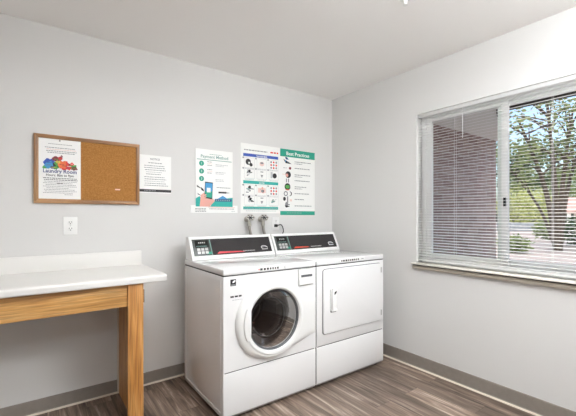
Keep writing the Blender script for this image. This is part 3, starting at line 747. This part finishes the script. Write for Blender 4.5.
# front panel with a round hole
b = MB(); N = 96
ang = [2 * PI * i / N for i in range(N)]
rx0, rx1, rz0, rz1 = X0 + .001, XS - .004, ZK + .003, ZS - .003
def rect_hit(a):
    c, s = math.cos(a), math.sin(a); t = 1e9
    if c > 1e-9: t = min(t, (rx1 - hc[0]) / c)
    if c < -1e-9: t = min(t, (rx0 - hc[0]) / c)
    if s > 1e-9: t = min(t, (rz1 - hc[1]) / s)
    if s < -1e-9: t = min(t, (rz0 - hc[1]) / s)
    return (hc[0] + c * t, hc[1] + s * t)
angs = sorted(ang + [math.atan2(z - hc[1], x - hc[0]) % (2 * PI) for x in (rx0, rx1) for z in (rz0, rz1)])
outer = [rect_hit(a) for a in angs]; inner = [(hc[0] + (hr_ - .004) * math.cos(a), hc[1] + (hr_ - .004) * math.sin(a)) for a in angs]
b.loft([[FP.pt(u, v, -.016) for u, v in outer], [FP.pt(u, v, -.002) for u, v in outer], [FP.pt(hc[0] + (u - hc[0]) * .997, hc[1] + (v - hc[1]) * .997, 0) for u, v in outer], [FP.pt(u, v, 0) for u, v in inner], [FP.pt(u, v, -.016) for u, v in inner]], M['enamel'])
d = .0006
# badges
b.rect(FP, .972, .812, 1.010, .852, d, M['ink']); b.disc(FP, .996, .838, .012, d + .0003, M['plate'], 16, .45, .6); b.rect(FP, .976, .815, 1.006, .822, d + .0003, M['inkgrey'])
b.words(FP, .972, 1.056, .742, .010, d, M['ink'], wl=(1, 2.6)); b.words(FP, .985, 1.05, .724, .0045, d, M['inklight'])
b.build('front_panel', wa)
# door: raised fairing swept out to the right edge
oc, R = (1.249, .570), .246
pts = [(oc[0] + R * math.cos(a), oc[1] + R * math.sin(a)) for a in [2 * PI * i / 240 for i in range(240)]] + [(XS - .008, .655), (XS - .008, .418)]
def hull(P):
    P = sorted(P)
    def half(Q):
        h = []
        for p in Q:
            while len(h) > 1 and (h[-1][0] - h[-2][0]) * (p[1] - h[-2][1]) - (h[-1][1] - h[-2][1]) * (p[0] - h[-2][0]) <= 0: h.pop()
            h.append(p)
        return h
    a = half(P); c = half(P[::-1]); return a[:-1] + c[:-1]
HU = hull(pts)
def hull_hit(a, cx, cz):
    c, s = math.cos(a), math.sin(a); best = 0
    for (p, q) in zip(HU, HU[1:] + HU[:1]):
        ex, ez = q[0] - p[0], q[1] - p[1]; den = c * ez - s * ex
        if abs(den) < 1e-12: continue
        t = ((p[0] - cx) * ez - (p[1] - cz) * ex) / den; w_ = ((p[0] - cx) * s - (p[1] - cz) * c) / den
        if t > 0 and -1e-6 <= w_ <= 1 + 1e-6: best = max(best, t)
    return best
N = 128; A = [2 * PI * i / N for i in range(N)]
A = [a for a in A]
ro = [hull_hit(a, *hc) for a in A]
def fade(u): return 1.0 if u < 1.40 else max(.5, 1 - (u - 1.40) / .24 * .5)
def fring(fn, dep):
    out = []
    for a, r in zip(A, ro):
        q = fn(r); u, v = hc[0] + q * math.cos(a), hc[1] + q * math.sin(a); out.append(FP.pt(u, v, dep * fade(u) if dep > 0 else dep))
    return out
b = MB()
b.loft([fring(lambda r: r, .0003), fring(lambda r: r - .002, .012), fring(lambda r: r - .007, .021), fring(lambda r: r - .018, .028), fring(lambda r: hr_ + .035 + max(0, r - hr_ - .06) * .45, .034),
        fring(lambda r: hr_ + .026, .034)], M['enamel2'])
fr = b.build('door', wa)
b = MB()
b.lathe(FP, *hc, [(hr_ + .029, .020), (hr_ + .027, .035), (hr_ + .018, .040), (hr_ + .004, .038), (hr_ - .002, .031), (hr_ - .004, .022)], M['enamel2'], 96)
b.build('door_ring', fr)
b = MB(); b.lathe(FP, *hc, [(hr_ - .0035, .026), (hr_ - .009, .022), (hr_ - .016, .010), (hr_ - .018, -.004)], M['gasket'], 96); b.build('door_gasket', fr)['label'] = 'grey inner ring'
b = MB(); b.lathe(FP, *hc, [(hr_ - .012, .0165), (hr_ - .03, .024), (hr_ - .08, .031), (.05, .035), (.001, .036)], M['doorglass'], 96, False, True); b.build('door_glass', fr)['label'] = 'dark smoked glass'
# handle plate over the left of the ring
b = MB(); arc = [(hc[0] - (hr_ + .036) * math.cos(t), hc[1] + (hr_ + .036) * math.sin(t)) for t in [math.radians(-25 + 50 * k / 14) for k in range(15)]]
ch = -hr_ * math.cos(math.radians(25)) - .006
uv = arc + [(hc[0] + ch, hc[1] + .092), (hc[0] + ch, hc[1] - .092)]
b.prism(FP, uv, .010, .0465, M['enamel2'], .004); b.build('door_handle', fr)
# drum behind the glass
b = MB()
b.lathe(FP, *hc, [(hr_ - .017, -.004), (hr_ - .022, -.03), (.150, -.075), (.146, -.10)], M['drumdark'], 72)
b.lathe(FP, *hc, [(.148, -.085), (.162, -.095), (.17, -.11), (.172, -.34), (.16, -.37)], M['steel'], 72)
b.lathe(FP, *hc, [(.161, -.37), (.12, -.36), (.115, -.352), (.11, -.36), (.07, -.355), (.065, -.345), (.06, -.355), (.03, -.35), (.001, -.345)], M['steel'], 72, False, True)
for k in range(3):
    a = 2 * PI * k / 3 + .5; 
    pl = Plane(FP.pt(hc[0] + .168 * math.cos(a), hc[1] + .168 * math.sin(a), 0), (-math.sin(a), 0, math.cos(a)), (-math.cos(a), 0, -math.sin(a)), (0, -1, 0))
    b.prism(pl, [(-.03, -.004), (.03, -.004), (.012, .045), (-.012, .045)], -.34, -.12, M['steel'], .004)
for r_, d_, t_ in ((.160, -.092, .004), (.118, -.345, .005), (.172, -.20, .003), (.068, -.338, .004)):
    b.lathe(FP, *hc, [(r_ + t_ * math.cos(q), d_ + t_ * math.sin(q)) for q in [2 * PI * k / 8 for k in range(9)]], M['chrome'], 72)
b.build('drum', wa)
b = MB()   # inner glass bowl of the door with its bright steps
b.lathe(FP, hc[0], hc[1], [(hr_ - .024, .006), (.140, -.015), (.128, -.05), (.112, -.062), (.10, -.058), (.05, -.064), (.001, -.066)], M['doorglass'], 72, False, True)
b.lathe(FP, hc[0], hc[1], [(.1290, -.049), (.1275, -.053), (.1255, -.049), (.1272, -.045), (.1290, -.049)], M['gasket'], 72)
b.build('glass_bowl', fr)
# detergent drawer
b = MB(); b.prism(FP, [(1.484, .753), (1.615, .753), (1.615, .869), (1.484, .869)], .0002, .002, M['grey']); b.build('drawer_gap_shade', wa)['label'] = 'grey plate painting the shaded gap round the drawer'  # grey backing paints the shadow gap round the drawer
b = MB(); b.prism(FP, [(1.487, .757), (1.612, .757), (1.612, .866), (1.487, .866)], .0003, .009, M['enamel2'], .003); dr = b.build('detergent_drawer', wa)
b = MB(); b.prism(FP, [(1.505, .812), (1.603, .812), (1.603, .828), (1.505, .828)], .008, .0095, M['gasket']); b.build('drawer_grip', dr)['label'] = 'grey finger slot'
b = MB(); b.prism(FP, [(1.490, .760), (1.609, .760), (1.609, .800), (1.490, .796)], .008, .013, M['enamel2'], .003); b.build('drawer_lip', dr)
# warning strip on the lid edge
LP = Plane((0, FY - .001, 0), (1, 0, 0), (0, 0, 1), (0, -1, 0))
b = MB(); b.rect(LP, 1.165, .885, 1.405, .904, .0004, M['plate']); b.words(LP, 1.180, 1.335, .888, .0135, .0007, M['ink'], wl=(.6, 1.5)); b.rect(LP, 1.168, .890, 1.176, .900, .0008, M['pred'])
b.disc(LP, 1.375, .8945, .009, .0007, M['inkgrey'], 14); b.disc(LP, 1.375, .8945, .006, .0009, M['plate'], 12); b.build('label_strip', wa, smooth=0)

# ---- dryer
dy = thing('clothes_dryer', 'white clothes dryer with a square door, standing right of the washing machine', 'dryer', ((XS + X1) / 2, 2.24, 0))
machine_shell(dy, XS + .003, X1, -1)
console(dy, XS + .006, X1 - .004, False)
b = MB(); b.box((XS - .0028, FY + .003, .04), (XS + .0028, FY + .03, ZT - .01), M['seam']); b.build('gap_shade', dy)['label'] = 'dark strip painting the shade in the gap beside the washing machine'  # dark strip paints the shade of the deep gap between the machines
b = MB(); b.box((XS + .004, FY, ZK + .003), (X1 - .001, FY + .016, ZS - .003), M['enamel'], .003); b.build('front_panel', dy)
def rrect(u0, v0, u1, v1, r, n=6):
    out = []
    for cx, cz, a0 in ((u1 - r, v1 - r, 0), (u0 + r, v1 - r, PI / 2), (u0 + r, v0 + r, PI), (u1 - r, v0 + r, 3 * PI / 2)):
        out += [(cx + r * math.cos(a0 + PI / 2 * k / n), cz + r * math.sin(a0 + PI / 2 * k / n)) for k in range(n + 1)]
    return out
du0, dv0, du1, dv1 = 1.707, .378, 2.338, .846
b = MB(); b.prism(FP, rrect(du0 - .0035, dv0 - .004, du1 + .0035, dv1 + .0035, .026), .0002, .003, M['gasket']); b.build('door_gap_shade', dy)['label'] = 'grey plate painting the shaded gap round the door'  # grey backing paints the dark gap round the dryer door
b = MB(); b.prism(FP, rrect(du0, dv0, du1, dv1, .024), .0002, .0125, M['enamel'], .004); dd = b.build('door', dy)
hp = Plane((0, FY - .0125, 0), (1, 0, 0), (0, 0, 1), (0, -1, 0))
b = MB(); b.prism(hp, rrect(1.770, .528, 1.834, .702, .012), -.001, .001, M['gasket']); b.prism(hp, rrect(1.772, .536, 1.832, .706, .012), -.001, .004, M['enamel2'], .002)  # grey plate showing below paints the shadow under the handle
b.prism(hp, [(1.797, .640), (1.831, .668), (1.831, .688), (1.797, .668)], .0035, .0046, M['black'])
b.prism(hp, rrect(1.776, .536, 1.832, .552, .006), .0035, .016, M['enamel2'], .003)
b.prism(hp, rrect(1.778, .55, 1.797, .69, .006), .0035, .020, M['enamel2'], .004)
b.prism(hp, [(1.776, .672), (1.796, .672), (1.832, .694), (1.828, .702), (1.785, .702)], .0035, .018, M['enamel2'], .003)
b.build('door_handle', dd)
for z in (.79, .44):
    b = MB(); b.prism(FP, [(2.340, z - .022), (2.348, z - .022), (2.348, z + .022), (2.340, z + .022)], .0002, .012, M['grey'], .001); b.build('hinge', dd)['label'] = 'dark door hinge'
b = MB(); b.rect(LP, 1.885, .887, 2.15, .906, .0004, M['plate']); b.words(LP, 1.895, 2.10, .889, .0135, .0007, M['ink'], wl=(.6, 1.5)); b.words(LP, 2.11, 2.14, .894, .006, .0007, M['inkgrey'])
b.build('label_strip', dy, smooth=0)

# ------------------------------------------------------------------ ceiling fixtures and added fill lights
def fixture(x, y, label, m):
    o = thing('ceiling_light', label, 'ceiling light', (x, y, H), 'wrap ceiling lights')
    b = MB(); b.box((x - .50, y - .07, H - .05), (x + .50, y + .07, H - .0002), M['white'], .004); b.build('housing', o)
    b = MB(); b.box((x - .52, y - .15, H - .15), (x + .52, y + .15, H - .0505), m, .03, 4); b.build('diffuser', o)
fixture(0.85, 0.75, 'white wrap ceiling light nearest the machines', lampmat('lamp_diffuser', LAMP1))
fixture(1.72, -0.15, 'white fill light added out of view, farther from the machines', lampmat('fill_diffuser_far', FILL2))  # unseen fill added to brighten machine fronts and right wall
fixture(-0.75, -0.95, 'white fill light added out of view, leftmost in the room', lampmat('fill_diffuser_left', FILL3))  # unseen fill added to even out the left wall and washer side
# sprinkler at the top edge of the view
b = MB(); cp = Plane((1.692, 1.208, H), (1, 0, 0), (0, 1, 0), (0, 0, -1))
b.lathe(cp, 0, 0, [(.028, -.001), (.028, .003), (.012, .006), (.008, .02), (.006, .03), (.014, .031), (.014, .033), (.002, .034)], M['enamel2'], 20, False, True)
tag(b.build('fire_sprinkler', loc=(1.692, 1.208, H)), 'small white sprinkler on the ceiling at the top edge', 'sprinkler')

# ------------------------------------------------------------------ outside
GZ = 0.30
def cam_pt(px, D, z):          # helper: a spot on the ground D metres off along the view axis
    x = (px - 288) / 354.42 * D
    return Vector((x * .8073 + D * .5901, -x * .5901 + D * .8073, z))
b = MB(); b.box((XC + T + .02, -30, GZ - .3), (60, 60, GZ), M['concrete']); struct(b.build('ground', smooth=0), 'pale concrete paving outside the window', 'ground')
b = MB(); b.box((XC + T + .003, 2.02, GZ + .0005), (4.66, 2.35, 2.16), M['brick']); struct(b.build('wall_outside', smooth=0), 'red brick wall outside the left pane', 'wall')
b = MB(); Z0 = 2.161
top = [(XC + T + .003, 2.36), (4.70, 2.36), (4.70, 1.94), (3.28, 1.42), (3.28, -1.5), (XC + T + .003, -1.5)]
b.prism(Plane((0, 0, Z0), (1, 0, 0), (0, 1, 0), (0, 0, 1)), top, 0, .12, M['soffit'])
for p, q in (((4.70, 1.94), (3.28, 1.42)), ((3.28, 1.42), (3.28, -1.5))):
    nx, ny = (q[1] - p[1]), -(q[0] - p[0]); l = math.hypot(nx, ny); nx, ny = -nx / l * .02, -ny / l * .02
    if nx * 1 + ny * -1 < 0: nx, ny = -nx, -ny
    b.prism(Plane((0, 0, Z0 - .03), (1, 0, 0), (0, 1, 0), (0, 0, 1)), [p, q, (q[0] + nx, q[1] + ny), (p[0] + nx, p[1] + ny)], 0, .17, M['fascia'])
struct(b.build('soffit', smooth=0), 'pale soffit above the brick wall', 'soffit')

def leaves(b, c, rad, n, size, m, droop=0.0, hollow=.35):
    for k in range(n):
        while True:
            p = Vector((random.uniform(-1, 1), random.uniform(-1, 1), random.uniform(-1, 1)))
            if hollow < p.length < 1: break
        p = Vector((c[0] + p.x * rad[0], c[1] + p.y * rad[1], c[2] + p.z * rad[2]))
        a = Vector((random.gauss(0, 1), random.gauss(0, 1), random.gauss(0, .6) - droop)).normalized(); q = a.cross(Vector((random.gauss(0, 1), random.gauss(0, 1), random.gauss(0, 1)))).normalized()
        s = size * random.uniform(.6, 1.3)
        b.face([p, p + a * s * .5 + q * s * .25, p + a * s, p + a * s * .5 - q * s * .25], m)

def bush(name, label, px, D, w, h, n, size, m, group=None):
    g = cam_pt(px, D, GZ); o = thing(name, label, 'bush', g, group)
    b = MB()
    for k in range(5):
        a = 2 * PI * k / 5; b.tube([g, g + Vector((math.cos(a) * w * .2, math.sin(a) * w * .2, h * .4)), g + Vector((math.cos(a) * w * .35, math.sin(a) * w * .35, h * .7))], [.02, .015, .008], M['bark'], 6)
    b.build('stems', o)
    b = MB(); leaves(b, g + Vector((0, 0, h * .52)), (w / 2, w / 2, h * .5), n, size, m)
    b.build('foliage', o, smooth=0, recalc=False)
bush('garden_bush', 'yellow green bush behind the low wall, nearest the window stile', 516, 24.3, 2.3, 3.0, 1500, .22, M['leafy'], 'bushes behind the low wall')
bush('garden_bush', 'yellow green bush behind the low wall, in the middle of the pane', 534, 27.5, 2.4, 3.2, 1400, .22, M['leafy'], 'bushes behind the low wall')
bush('garden_bush', 'mid green bush behind the low wall, beside the slanted trunks', 549, 30.5, 2.4, 3.1, 1300, .2, M['leafm'], 'bushes behind the low wall')
bush('shrub', 'low leafy shrub at the bottom of the pane near the stile', 514, 9.0, .75, .42, 500, .11, M['leafm'])
bush('shrub', 'round green shrub at the end of the low wall', 549, 13.5, 1.1, .75, 700, .13, M['leafm'])
bush('hedge', 'dark green hedge at the right of the pane below the house', 580, 11.0, 1.6, .9, 1500, .11, M['leafd'])

a, c = cam_pt(500, 21.5, GZ), cam_pt(556, 22.0, GZ)
b = MB(); dirv = (c - a).normalized(); nv = Vector((-dirv.y, dirv.x, 0))
for k in range(8):
    p, q = a + (c - a) * (k / 8 + .002), a + (c - a) * ((k + 1) / 8 - .002)
    for j in range(2): b.prism(Plane((0, 0, GZ + .002 + .25 * j), (1, 0, 0), (0, 1, 0), (0, 0, 1)), [(p.x, p.y), (q.x, q.y), (q.x + nv.x * .3, q.y + nv.y * .3), (p.x + nv.x * .3, p.y + nv.y * .3)], 0, .245, M['asphalt'], .01)
struct(b.build('wall_garden', smooth=0), 'low grey retaining wall across the paving', 'wall')

def tree(name, label, px, D, stems, crown, m, group=None, size=.14):
    g = cam_pt(px, D, GZ - .02); o = thing(name, label, 'tree', g, group)
    b = MB(); right = Vector((.8073, -.5901, 0)); fwd = Vector((.5901, .8073, 0)); tips = []
    for (dx, hz, dy, r) in stems:
        e = g + right * dx + fwd * dy + Vector((0, 0, hz))
        P = catmull([g + right * dx * .03, g + right * dx * .25 + fwd * dy * .3 + Vector((0, 0, hz * .4)), g + right * dx * .6 + fwd * dy * .6 + Vector((0, 0, hz * .72)), e], 4)
        b.tube(P, [r * (1 - .75 * i / (len(P) - 1)) for i in range(len(P))], M['bark'], 8)
        for t in (.5, .62, .75, .88):
            s0 = P[int(t * (len(P) - 1))]
            for q in range(2):
                w_ = s0 + right * random.uniform(-.9, .9) + fwd * random.uniform(-.6, .6) + Vector((0, 0, random.uniform(.2, .8)))
                b.tube([s0, (s0 + w_) / 2 + Vector((0, 0, .06)), w_], [r * .35, r * .22, r * .08], M['bark'], 6); tips.append(w_)
        tips.append(e)
    b.build('trunk', o)
    b = MB()
    for (dx, z, dy, rad, n) in crown: leaves(b, g + right * dx + fwd * dy + Vector((0, 0, z)), (rad, rad, rad * .6), n, size, m, .3, .1)
    for w_ in tips: leaves(b, w_, (.35, .35, .22), 26, size, m, .3, 0)
    b.build('foliage', o, smooth=0, recalc=False)
tree('leaning_tree', 'multi stemmed tree with dark leaning trunks in the right pane', 558, 9.5,
     [(-.95, 3.6, .2, .085), (-.5, 3.9, -.3, .07), (-.1, 4.2, .3, .09), (.4, 3.8, 0, .08), (1.2, 3.9, .3, .07), (-1.3, 2.6, .5, .05)],
     [(-1.1, 2.7, .4, .7, 150), (-.3, 2.9, .5, .7, 150), (.3, 2.4, .4, .8, 240), (-.4, 1.9, .6, .6, 140), (.9, 2.0, .3, .8, 260), (.9, 2.9, .3, .8, 200), (1.3, 3.4, .3, .9, 160)], M['leafm'])
tree('background_tree', 'broad dark tree beyond the bushes, left in the pane', 520, 37, [(-.8, 6, 0, .14), (.7, 6.5, .5, .14), (0, 7, 0, .16)],
     [(-1.4, 6.2, 0, 2.0, 700), (1.2, 7.0, 0, 2.1, 750), (0, 4.3, 0, 2.2, 800), (2.0, 4.6, 0, 1.8, 600)], M['leafd'], 'trees beyond the bushes', .34)
tree('background_tree', 'tall green tree beyond the house roof', 562, 45, [(-.8, 6, 0, .14), (.7, 6.5, .5, .14), (0, 7, 0, .16)],
     [(-1.6, 5.6, 0, 2.0, 650), (1.2, 6.4, 0, 2.1, 700), (0, 4.0, 0, 2.2, 700), (2.4, 4.6, 0, 2.0, 650)], M['leafm'], 'trees beyond the bushes', .32)
tree('background_tree', 'dark green tree farthest right beyond the hedge', 612, 28, [(-.8, 5, 0, .14), (.7, 5.5, .5, .14)],
     [(-1.4, 4.6, 0, 1.8, 700), (1.0, 5.2, 0, 1.9, 700), (0, 3.2, 0, 2.0, 700)], M['leafd'], 'trees beyond the bushes', .3)
# house beyond the hedge
g = cam_pt(588, 16, GZ); ho = thing('house', 'small pale house with a pinkish roof beyond the hedge', 'house', g)
fwd = Vector((g.x, g.y, 0)).normalized(); right = Vector((fwd.y, -fwd.x, 0))
hpn = Plane(g - right * .8, right, (0, 0, 1), -fwd)
b = MB(); b.prism(hpn, [(0.3, 0), (4, 0), (4, 1.2), (.3, 1.2)], -3, 0, M['siding']); b.build('house_wall', ho, smooth=0)
b = MB(); b.prism(Plane(g - right * .8, fwd, (0, 0, 1), right), [(-.9, 1.15), (1.4, 1.85), (3.6, 1.2), (3.6, 1.1), (1.4, 1.7), (-.9, 1.05)], -.2, 4.3, M['roof']); b.build('roof', ho, smooth=0)
for u in (.15, 1.3):
    b = MB(); q = g - right * .8 + right * u - fwd * .75; b.box((q.x - .06, q.y - .06, GZ), (q.x + .06, q.y + .06, GZ + 1.08), M['white'], .005); b.build('porch_post', ho)

# ------------------------------------------------------------------ daylight
w = bpy.data.worlds.new('World'); bpy.context.scene.world = w; w.use_nodes = True
nt = w.node_tree; bg = nt.nodes['Background']
sky = nt.nodes.new('ShaderNodeTexSky'); sky.sky_type = 'NISHITA'; sky.sun_disc = False
sky.sun_elevation = math.radians(48); sky.sun_rotation = math.radians(250); sky.air_density = 1.0; sky.dust_density = 4.5
nt.links.new(sky.outputs['Color'], bg.inputs['Color']); bg.inputs['Strength'].default_value = 0.38
s = bpy.data.lights.new('sun', 'SUN'); s.energy = 2.8; s.angle = math.radians(3); s.color = (1, .95, .88)
so = bpy.data.objects.new('sun', s); COL.objects.link(so)
so.rotation_euler = Vector((.10, -.35, -.93)).to_track_quat('-Z', 'Y').to_euler(); so.location = (-5, -3, 9)

# ------------------------------------------------------------------ camera
cam = bpy.data.cameras.new('camera'); co = bpy.data.objects.new('camera', cam); COL.objects.link(co)
co.location = (0, 0, 1.233); co.rotation_euler = (PI / 2, 0, -math.radians(90 - 53.842))
cam.sensor_fit = 'HORIZONTAL'; cam.sensor_width = 36; cam.lens = 354.42 / 576 * 36; cam.shift_y = 8 / 576; cam.clip_start = 0.02
sc = bpy.context.scene; sc.camera = co
vs = sc.view_settings; vs.view_transform = 'Standard'; vs.look = 'None'; vs.exposure = 0.13; vs.gamma = 1.0; vs.use_curve_mapping = False
sc.cycles.max_bounces = 10; sc.cycles.diffuse_bounces = 6; sc.cycles.transparent_max_bounces = 16
